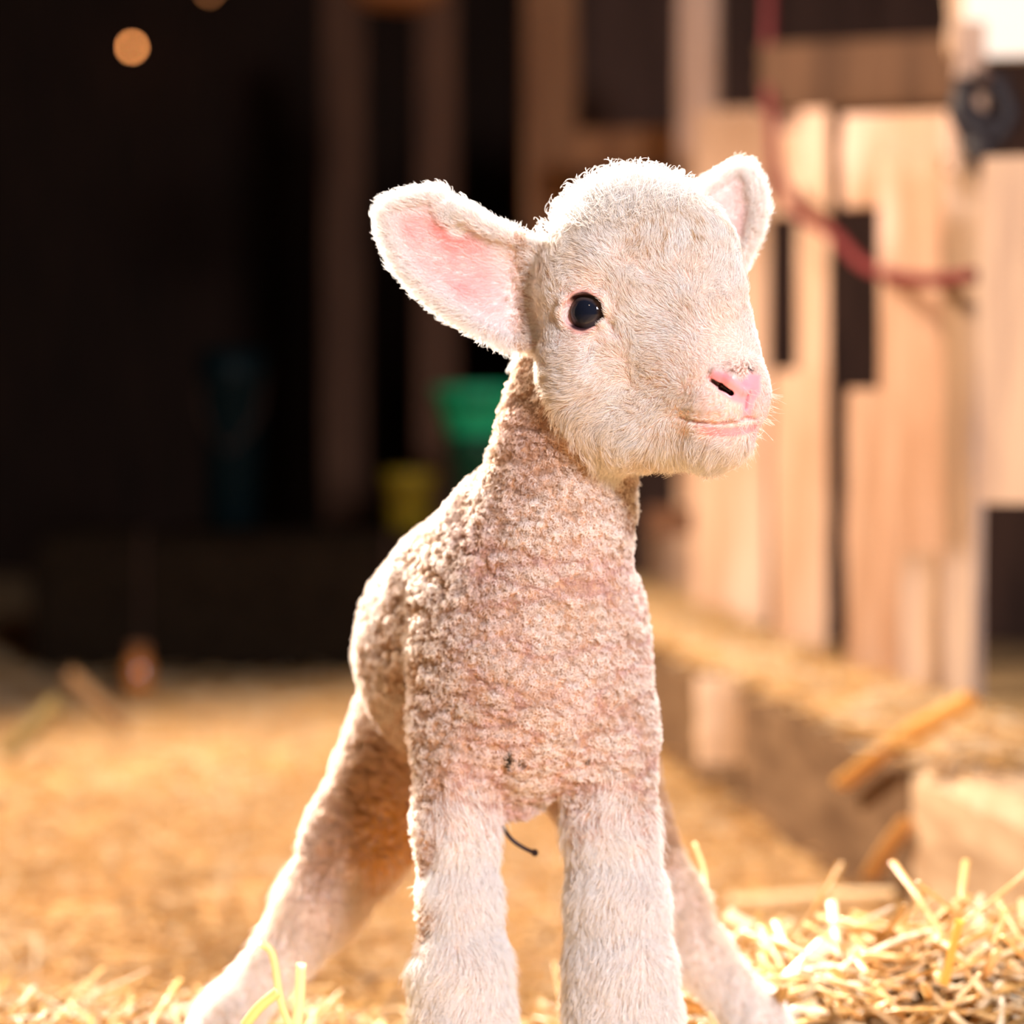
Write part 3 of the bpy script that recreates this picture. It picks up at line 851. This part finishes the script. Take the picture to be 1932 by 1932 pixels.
# crimp of the fleece as real relief
lamb_me.update()
nrm = np.zeros(len(BV) * 3, np.float32); lamb_me.vertices.foreach_get('normal', nrm); nrm = nrm.reshape(-1, 3).astype(float)
def crease(P):
    return np.clip(1 - 2.4 * np.abs(noise(P * np.array([30, 30, 85]) + 2)), 0, 1) ** 3
def fleece(P):
    q = P.copy(); warp = np.stack([noise(P * 60), noise(P * 60 + 9), noise(P * 60 + 21)], 1) * 0.004
    q = q + warp
    f1 = noise(q * np.array([230, 230, 420])); f2 = noise(q * np.array([560, 560, 680]) + 5)
    wr = noise(q * np.array([45, 45, 130]) + 3)
    rid = 1 - 2.6 * np.abs(noise(q * np.array([75, 75, 210]) + 11))
    rid2 = 1 - 3.0 * np.abs(noise(q * np.array([190, 190, 260]) + 17))
    return 0.40 * f1 + 0.40 * f2 + 0.25 * wr - 0.42 * np.clip(rid, 0, 1) ** 2 - 0.50 * np.clip(rid2, 0, 1) ** 2 + 0.24 - 0.42 * crease(P)
fl_n = fleece(BV)
BV2 = BV + nrm * ((fl_n * 0.0021) * bodyf)[:, None]
lamb_me.vertices.foreach_set('co', BV2.astype(np.float32).ravel()); lamb_me.update()

M_skin = bpy.data.materials.new('lamb_skin'); M_skin.use_nodes = True
nt = M_skin.node_tree; b = nt.nodes['Principled BSDF']
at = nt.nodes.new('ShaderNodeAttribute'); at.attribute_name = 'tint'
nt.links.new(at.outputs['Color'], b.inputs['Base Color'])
mr = nt.nodes.new('ShaderNodeMapRange'); mr.inputs['To Min'].default_value = 0.75; mr.inputs['To Max'].default_value = 0.28
nt.links.new(at.outputs['Alpha'], mr.inputs['Value']); nt.links.new(mr.outputs[0], b.inputs['Roughness'])
b.inputs['Subsurface Weight'].default_value = 0.15
b.inputs['Subsurface Radius'].default_value = (0.006, 0.002, 0.0012)
b.inputs['Subsurface Scale'].default_value = 1.0
lamb_me.materials.append(M_skin)

# ---- coat: strands combed over the skin
def build_roots(n, wfun):
    me = lamb_me; me.calc_loop_triangles()
    nt_ = len(me.loop_triangles); tri = np.zeros(nt_ * 3, np.int32); me.loop_triangles.foreach_get('vertices', tri); tri = tri.reshape(-1, 3)
    v0, v1, v2 = BV2[tri[:, 0]], BV2[tri[:, 1]], BV2[tri[:, 2]]
    ar = 0.5 * np.linalg.norm(np.cross(v1 - v0, v2 - v0), axis=1)
    cen = (v0 + v1 + v2) / 3; cn = nrm[tri].mean(1)
    wt = ar * wfun(cen, cn)
    p = wt / wt.sum()
    t = RNG.choice(nt_, n, p=p)
    a = RNG.random((n, 2)); fl_ = a.sum(1) > 1; a[fl_] = 1 - a[fl_]
    P = v0[t] + a[:, :1] * (v1 - v0)[t] + a[:, 1:] * (v2 - v0)[t]
    N = (nrm[tri[t, 0]] * (1 - a.sum(1))[:, None] + nrm[tri[t, 1]] * a[:, :1] + nrm[tri[t, 2]] * a[:, 1:])
    N /= np.linalg.norm(N, axis=1)[:, None]
    return P, N

def away(cen, cn):
    f = (cn * (CAM - cen)).sum(1) / np.linalg.norm(CAM - cen, axis=1)
    return np.where(f < -0.35, 0.45, 1.0)
def no_skin(r):
    k = (1 - np.clip(r['nose'] * 1.15, 0, 1)) * (1 - 0.93 * r['lip']) * sst(40, 45, r['eyed']) * sst(6, 11, r['nd']) * sst(2, 5, r['md']) * (0.25 + 0.75 * sst(3, 7, r['td']))
    return k
def tangent(Dv, N):
    Dv = Dv - (Dv * N).sum(1)[:, None] * N
    return Dv / (np.linalg.norm(Dv, axis=1)[:, None] + 1e-9)

M_fur = bpy.data.materials.new('lamb_coat'); M_fur.use_nodes = True
nt = M_fur.node_tree; nt.nodes.remove(nt.nodes['Principled BSDF'])
at = nt.nodes.new('ShaderNodeAttribute'); at.attribute_name = 'tint'
df = nt.nodes.new('ShaderNodeBsdfDiffuse'); tl = nt.nodes.new('ShaderNodeBsdfTranslucent'); gl = nt.nodes.new('ShaderNodeBsdfGlossy'); gl.inputs['Roughness'].default_value = 0.45
gl.inputs['Color'].default_value = (0.9, 0.88, 0.86, 1)
m1 = nt.nodes.new('ShaderNodeMixShader'); m1.inputs[0].default_value = 0.38
m2 = nt.nodes.new('ShaderNodeMixShader'); m2.inputs[0].default_value = 0.06
nt.links.new(at.outputs['Color'], df.inputs[0]); nt.links.new(at.outputs['Color'], tl.inputs[0])
nt.links.new(df.outputs[0], m1.inputs[1]); nt.links.new(tl.outputs[0], m1.inputs[2])
nt.links.new(m1.outputs[0], m2.inputs[1]); nt.links.new(gl.outputs[0], m2.inputs[2])
nt.links.new(m2.outputs[0], nt.nodes['Material Output'].inputs[0])

def strands(name, PTS, rad, tip, col):
    n, k, _ = PTS.shape
    cv = bpy.data.hair_curves.new(name)
    cv.add_curves([k] * n)
    cv.points.foreach_set('position', PTS.astype(np.float32).ravel())
    ra = cv.attributes.new('radius', 'FLOAT', 'POINT')
    t = np.linspace(0, 1, k)
    rr = rad[:, None] * (1 - (1 - tip) * t[None] ** 1.5)
    ra.data.foreach_set('value', rr.astype(np.float32).ravel())
    ca = cv.attributes.new('tint', 'FLOAT_COLOR', 'CURVE')
    ca.data.foreach_set('color', np.concatenate([np.clip(col, 0, 1), np.ones((n, 1))], 1).astype(np.float32).ravel())
    cv.materials.append(M_fur)
    o = bpy.data.objects.new(name, cv); COL.objects.link(o); o.parent = lamb
    return o

# face, cheeks, crown and ears: combed hair
WHITE = np.array([0.94, 0.91, 0.885])
nose_c = W(1400, 735, -180)
def combed(n, wf, name, kind):
    P, N = build_roots(n, wf)
    r = regions(P)
    keep = no_skin(r) > RNG.random(len(P))
    P, N = P[keep], N[keep]; r = {a: b2[keep] for a, b2 in r.items()}
    n = len(P); u, v, w = r['u'], r['v'], r['w']
    g = lambda s, o=0.0: np.stack([noise(P * s + o), noise(P * s + o + 31), noise(P * s + o + 57)], 1)
    if kind == 'head':
        flow = P - nose_c; flow /= np.linalg.norm(flow, axis=1)[:, None]
        flow[:, 2] += -0.55 * sst(640, 800, v) - 0.9 * sst(820, 870, v) + 0.35 * sst(560, 440, v)
        Dv = tangent(flow + 1.5 * g(45) + 0.9 * g(140) + 0.5 * g(420) + RNG.normal(0, 0.20, (n, 3)), N)
        crown = sst(440, 385, v + 0.1 * np.abs(u - 1180)) * (w > -130)
        cheek = sst(690, 800, v)
        L = 0.0042 + 0.0042 * cheek + 0.0030 * crown - 0.0018 * sst(1280, 1380, u) * (v > 560) * (1 - sst(810, 850, v))
        L *= 1 - 0.55 * sst(90, 50, r['eyed'])
        muz = sst(150, 60, np.minimum(r['nd'], r['md'])) * (1 - sst(812, 835, v))
        L *= 1 - 0.5 * muz
        L *= 1 - 0.5 * sst(40, 18, np.minimum(r['nd'], r['md'])) * (1 - sst(805, 840, v))
        lift = 0.30 + 0.1 * crown + 0.25 * RNG.random(n)
        curl = 0.15 + 0.85 * crown + 0.25 * cheek
        loopr = 0.0004 + 0.0014 * crown
        col = WHITE * RNG.uniform(.88, 1.06, n)[:, None]
        warm = np.clip(0.38 + 0.8 * noise(P * 90) + 0.5 * sst(700, 860, v) * sst(1250, 1050, u), 0, 1) * 0.40
        warm = np.maximum(warm, 0.6 * sst(1050, 985, u) * sst(520, 640, v))  # brown shade between ear and cheek put into the hair colour
        col = mixc(col, (0.82, 0.62, 0.42), warm)
        # small brownish flecks on the forehead and above the nose
        fk = (noise(P * 330 + 40) > 0.42) & (np.hypot((u - 1255) / 85, (v - 445) / 50) < 1) & (w < 60)
        col[fk] = col[fk] * np.array([0.72, 0.55, 0.36])
        st = np.exp(-(((u - 1392) / 26) ** 2 + ((v - 696) / 12) ** 2)) * (noise(P * 300) > -0.35) * 1.3
        col = mixc(col, (0.42, 0.22, 0.13), np.clip(st * 1.1, 0, 1) * (w < 60))
        dk = np.exp(-(((u - 1414) / 6) ** 2 + ((v - 694) / 7) ** 2)) * (w < 60)
        col = mixc(col, (0.08, 0.06, 0.06), np.clip(dk * 1.4, 0, 1))
        rad = RNG.uniform(0.00006, 0.00010, n)
        K_ = 7
        col = mixc(col, (0.95, 0.66, 0.64), np.clip(0.55 * muz * (v > 735) * sst(1290, 1390, u), 0, 1))
    elif kind == 'ear':
        near = u < 1100
        out = np.where(near[:, None], W(1010, 540, 60), W(1340, 440, 170))
        flow = P - out; flow /= np.linalg.norm(flow, axis=1)[:, None]
        flow[:, 2] += np.where(near, 0.35 * noise(P * 60), 0)
        Dv = tangent(flow + 0.5 * g(70) + 0.3 * g(300) + RNG.normal(0, 0.25, (n, 3)), N)
        L = 0.0034 + 0.0012 * RNG.random(n)
        ins = np.where(near, sst(-12, -40, poly_sd(u, v, EAR1)), sst(-12, -34, poly_sd(u, v, EAR2))) * (N[:, 1] < -0.1)
        L = L * (1 - 0.2 * ins)
        lift = 0.40 + 0.35 * RNG.random(n) + 0.35 * (1 - ins)
        lift = np.where(ins > .5, 0.22 + 0.2 * RNG.random(n), lift)
        curl = np.full(n, 0.35); loopr = np.full(n, 0.0005)
        col = WHITE * 1.03 * RNG.uniform(.94, 1.05, n)[:, None]
        roll = sst(26, 14, seg_dist(P, [W(864, 392, 30), W(868, 432, 34)])) * near
        deep = np.where(near, sst(-14, -62, poly_sd(u, v, EAR1)), sst(-10, -45, poly_sd(u, v, EAR2))) * (N[:, 1] < -0.1) * (1 - 0.75 * sst(900, 985, u) * near)
        col = mixc(col, (0.93, 0.40, 0.41), deep * (1 - roll) * np.where(near, 0.62, 0.34) * (0.8 + 0.5 * noise(P * 70)))
        red = np.exp(-(seg_dist(P, [W(838, 426, 45), W(862, 452, 55), W(884, 472, 65)]) / 20) ** 2) * ins * near
        red2 = np.exp(-(seg_dist(P, [W(862, 440, 70), W(905, 540, 100), W(920, 585, 100)]) / 26) ** 2) * ins * near * (noise(P * 130) > 0)
        col = mixc(col, (0.90, 0.16, 0.11), np.clip(red * 1.2 + red2 * 0.65, 0, 1) * (1 - roll))
        rad = RNG.uniform(0.00006, 0.00010, n)
        K_ = 6
    else:   # legs
        flow = np.tile(np.array([0, 0, -1.0]), (n, 1))
        Dv = tangent(flow + 0.8 * g(40) + 0.5 * g(130) + RNG.normal(0, 0.18, (n, 3)), N)
        L = 0.0060 + 0.003 * RNG.random(n)
        lift = 0.30 + 0.3 * RNG.random(n)
        curl = np.full(n, 0.3); loopr = np.full(n, 0.0006)
        col = WHITE * RNG.uniform(.94, 1.05, n)[:, None]
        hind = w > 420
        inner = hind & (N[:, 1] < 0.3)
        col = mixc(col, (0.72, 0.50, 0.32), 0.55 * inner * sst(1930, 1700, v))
        rad = RNG.uniform(0.00008, 0.00013, n)
        K_ = 6
    B = np.cross(N, Dv)
    ph = RNG.uniform(0, 2 * np.pi, n); turns = (0.3 + 1.1 * curl) * RNG.choice([-1, 1], n)
    L = L * RNG.uniform(0.7, 1.2, n)
    PTS = np.zeros((n, K_, 3))
    nfl = g(260, 7.0) * 0.45
    for i in range(K_):
        t = i / (K_ - 1)
        ang = ph + turns * 2 * np.pi * t
        p = P + (Dv + nfl * t * 0.6 * np.maximum(0, 1 - 0)) * (L * t * 1.0)[:, None] + N * (L * lift * math.sin(t * 1.9))[:, None]
        p = p + (B * np.cos(ang)[:, None] + (0.6 * Dv + 0.5 * N) * np.sin(ang)[:, None]) * (loopr * curl * t)[:, None] * 1.0
        PTS[:, i] = p
    return strands(name, PTS, rad, 0.35, col)

def wf_head(c, cn):
    r = regions(c); return r['head'] * away(c, cn) * (1 + 0.8 * sst(520, 380, r['v'])) + 1e-9
def wf_ear(c, cn):
    r = regions(c); return r['ear'] * np.where(r['w'] > 260, 0, 1) + 1e-9
def wf_leg(c, cn):
    r = regions(c); return r['leg'] * away(c, cn) * np.where(r['w'] > 420, 0.6, 1) * (r['v'] < 2150) + 1e-9
combed(120000, wf_head, 'face_hair', 'head')
combed(46000, wf_ear, 'ear_hair', 'ear')
combed(75000, wf_leg, 'leg_hair', 'leg')

# fine whiskers around the muzzle
def wf_whisk(c, cn):
    r = regions(c); return r['head'] * (r['u'] > 1340) * (r['v'] > 730) * (r['v'] < 880) * (cn[:, 0] > 0.2) + 1e-9
P, N = build_roots(220, wf_whisk)
n = len(P); PTS = np.zeros((n, 8, 3)); Lw = RNG.uniform(0.004, 0.010, n); bw = RNG.normal(0, 0.0016, (n, 3))
Dv = tangent(np.array([0.6, -0.3, -0.6]) + RNG.normal(0, .5, (n, 3)), N)
for i in range(8):
    t = i / 7; PTS[:, i] = P + N * (Lw * t * 0.8)[:, None] + Dv * (Lw * t * 0.5)[:, None] + bw * t * t
strands('whiskers', PTS, RNG.uniform(0.00004, 0.00007, n), 0.3, np.tile(WHITE, (n, 1)))

# loose curls on the crown
def wf_crown(c, cn):
    r = regions(c); u, v, w = r['u'], r['v'], r['w']
    return r['head'] * sst(455, 380, v + 0.12 * np.abs(u - 1160)) * (u < 1300) * (w > -120) * (cn[:, 2] > 0.1) + 0.25 * r['head'] * (w > 20) * (v < 480) * (cn[:, 2] > 0.1) + 1e-9
P, N = build_roots(5200, wf_crown)
n = len(P); KP = 14
g1 = np.stack([noise(P * 130 + 5), noise(P * 130 + 41), noise(P * 130 + 67)], 1)
Dv = tangent(2.5 * g1 + RNG.normal(0, .5, (n, 3)) + np.array([0.3, 0.3, 0]), N); B = np.cross(N, Dv)
big = RNG.random(n) ** 2
Lh = 0.0040 + 0.0080 * big; lr = RNG.uniform(0.0010, 0.0026, n); turns = RNG.uniform(0.5, 1.25, n) * RNG.choice([-1, 1], n); ph = RNG.uniform(-0.6, 0.6, n)
PTS = np.zeros((n, KP, 3))
for i in range(KP):
    t = i / (KP - 1); ang = ph + turns * 2 * np.pi * t
    PTS[:, i] = P + N * (Lh * math.sin(t * 1.7))[:, None] + Dv * (0.004 * t * t) + (Dv * (np.cos(ang) - np.cos(ph))[:, None] * 0.9 + N * (np.sin(ang) - np.sin(ph))[:, None] * 0.7 + B * (0.5 * np.sin(ang * .7))[:, None] * t) * (lr * min(1, 1.6 * t))[:, None]
strands('crown_curls', PTS, RNG.uniform(0.00008, 0.00014, n), 0.4, WHITE * RNG.uniform(.9, 1.04, n)[:, None])

# fleece: short tight curls
def wf_body(c, cn):
    r = regions(c)
    return np.clip(1 - r['head'] - r['ear'], 0, 1) * (1 - r['leg'] * 0.85) * away(c, cn) * np.where(r['w'] > 500, 0.6, 1) + 1e-9
P, N = build_roots(150000, wf_body)
r = regions(P); n = len(P)
u, v, w = r['u'], r['v'], r['w']
fn = fleece(P)
down = np.tile(np.array([0, 0, -0.7]), (n, 1))
gg = np.stack([noise(P * 170), noise(P * 170 + 31), noise(P * 170 + 57)], 1)
Dv = tangent(down + 2.2 * gg + RNG.normal(0, .45, (n, 3)), N); B = np.cross(N, Dv)
ph = RNG.uniform(0, 2 * np.pi, n) * 0.25 + 3 * noise(P * 200); turns = 1.1 * np.where(noise(P * 150 + 77) > 0, 1, -1)
Lh = 0.0011 + 0.0016 * np.clip(fn + 0.3, 0, 1) + 0.0006 * RNG.random(n)
lr = RNG.uniform(0.0006, 0.0012, n)
KP = 9
PTS = np.zeros((n, KP, 3))
for i in range(KP):
    t = i / (KP - 1); ang = ph + turns * 2 * np.pi * t
    p = P + N * (Lh * (t ** 0.8) - 0.0002)[:, None] + Dv * (0.0013 * t)
    p = p + (B * (np.cos(ang) - np.cos(ph))[:, None] + (Dv * .8 + N * .45) * (np.sin(ang) - np.sin(ph))[:, None]) * (lr * min(1, t * 2.5))[:, None]
    PTS[:, i] = p
col = np.array([0.96, 0.88, 0.83]) * RNG.uniform(.9, 1.06, n)[:, None]
# newborn staining plus painted brown shade in creases, neck, left chest, flank, hind end
stain_shade = 0.85 * sst(0.16, -0.34, fn)
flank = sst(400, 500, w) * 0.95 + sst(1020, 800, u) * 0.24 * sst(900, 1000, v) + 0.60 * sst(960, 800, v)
stain_shade = np.clip(stain_shade * 0.9 + flank * (0.82 + 0.4 * noise(P * 80)), 0, 0.95)
stain_shade = stain_shade * (1 - 0.6 * sst(-0.45, -0.85, N[:, 0]) * (w > 380))      # rim light put into the colour: less brown on the outer side
frontleg = sst(1480, 1560, v) * (w < 420)
stain_shade = stain_shade * (1 - 0.3 * frontleg)
col = mixc(col, (0.50, 0.30, 0.16), stain_shade)
pinkp = np.clip(noise(P * 28 + 4) * 0.9, 0, 0.5) * sst(300, 200, w)
col = mixc(col, (0.90, 0.62, 0.60), pinkp * 0.5)
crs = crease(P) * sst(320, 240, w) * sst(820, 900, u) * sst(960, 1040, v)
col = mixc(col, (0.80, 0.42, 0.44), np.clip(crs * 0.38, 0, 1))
yel = np.exp(-(((u - 735) / 55) ** 2 + ((v - 1590) / 110) ** 2)) * (w > 420)
col = mixc(col, (0.80, 0.42, 0.05), np.clip(yel * 1.1, 0, 0.9))
for cu, cv_, rr_ in ((962, 1428, 9), (958, 1445, 6), (1108, 1434, 6), (985, 1440, 5)):
    bk = np.hypot(u - cu, v - cv_) < rr_
    col[bk & (w < 420)] = (0.03, 0.025, 0.02)
strands('wool', PTS, RNG.uniform(0.00010, 0.00017, n), 0.5, col)

# ---- eyes
M_eye = bpy.data.materials.new('lamb_eye'); M_eye.use_nodes = True
nt = M_eye.node_tree; b = nt.nodes['Principled BSDF']
tc = nt.nodes.new('ShaderNodeTexCoord'); mp = nt.nodes.new('ShaderNodeMapping'); mp.inputs['Scale'].default_value = (1 / EYE_R, 1 / EYE_R, 1.25 / EYE_R)
ln = nt.nodes.new('ShaderNodeVectorMath'); ln.operation = 'LENGTH'
sx = nt.nodes.new('ShaderNodeVectorMath'); sx.operation = 'MULTIPLY'; sx.inputs[1].default_value = (1, 0, 1)
nt.links.new(tc.outputs['Object'], mp.inputs[0]); nt.links.new(mp.outputs[0], sx.inputs[0]); nt.links.new(sx.outputs[0], ln.inputs[0])
rp_ = nt.nodes.new('ShaderNodeValToRGB'); cr = rp_.color_ramp
cr.elements[0].position = 0.0; cr.elements[0].color = (0.006, 0.008, 0.016, 1)
cr.elements[1].position = 0.55; cr.elements[1].color = (0.008, 0.010, 0.018, 1)
for ps, c_ in ((0.66, (0.05, 0.035, 0.035, 1)), (0.84, (0.09, 0.065, 0.06, 1)), (0.90, (0.02, 0.015, 0.02, 1)), (1.0, (0.25, 0.18, 0.2, 1))):
    e = cr.elements.new(ps); e.color = c_
nt.links.new(ln.outputs['Value'], rp_.inputs[0]); nt.links.new(rp_.outputs[0], b.inputs['Base Color'])
b.inputs['Roughness'].default_value = 0.6; b.inputs['Coat Weight'].default_value = 0.45; b.inputs['Coat Roughness'].default_value = 0.02
b.inputs['Specular IOR Level'].default_value = 0.0
for q, nn in eyes:
    bm = bmesh.new(); bmesh.ops.create_uvsphere(bm, u_segments=48, v_segments=32, radius=EYE_R)
    for v_ in bm.verts:
        if v_.co.y > 0.6 * EYE_R: v_.co.y += 0.15 * (v_.co.y - 0.6 * EYE_R)
    eo = bm_obj('eye', bm, M_eye, lamb, smooth=True)
    yv = Vector(nn); eo.rotation_mode = 'QUATERNION'; eo.rotation_quaternion = yv.to_track_quat('Y', 'Z'); eo.location = Vector(q) - yv * 39 * K

# ---- umbilical cord
M_cord = mat('dried_cord', (0.035, 0.018, 0.018), 0.5)
bm = bmesh.new(); tube(bm, smooth_path([W(940, 1545, 330), W(962, 1580, 320), W(985, 1598, 315), W(1010, 1610, 310)]), 0.0011, 8)
bmesh.ops.create_icosphere(bm, subdivisions=2, radius=0.0019, matrix=Matrix.Translation(Vector(W(1009, 1609, 310))))
uc = bm_obj('umbilical_cord', bm, M_cord, lamb, smooth=True); uc['label'] = 'dark dried umbilical cord under the belly'

# ---- hooves
M_hoof = mat('hoof_horn', (0.55, 0.42, 0.30), 0.5)
for u_, v_, w_ in ((872, 2350, 195), (1182, 2350, 195), (308, 2230, 555), (1547, 2230, 555)):
    c = W(u_, v_, w_)
    bm = bmesh.new()
    for sgn in (-1, 1):
        for ver in [bmesh.ops.create_uvsphere(bm, u_segments=16, v_segments=10, radius=1.0, matrix=Matrix.Translation((sgn * 0.0062, -0.003, 0.012)) @ Matrix.Diagonal((0.0066, 0.015, 0.014, 1)))]:
            for x in ver['verts']:
                if x.co.z < 0.001: x.co.z = 0.001
    h = bm_obj('hoof', bm, M_hoof, lamb, smooth=True); h.location = (c[0], c[1], 0.0)
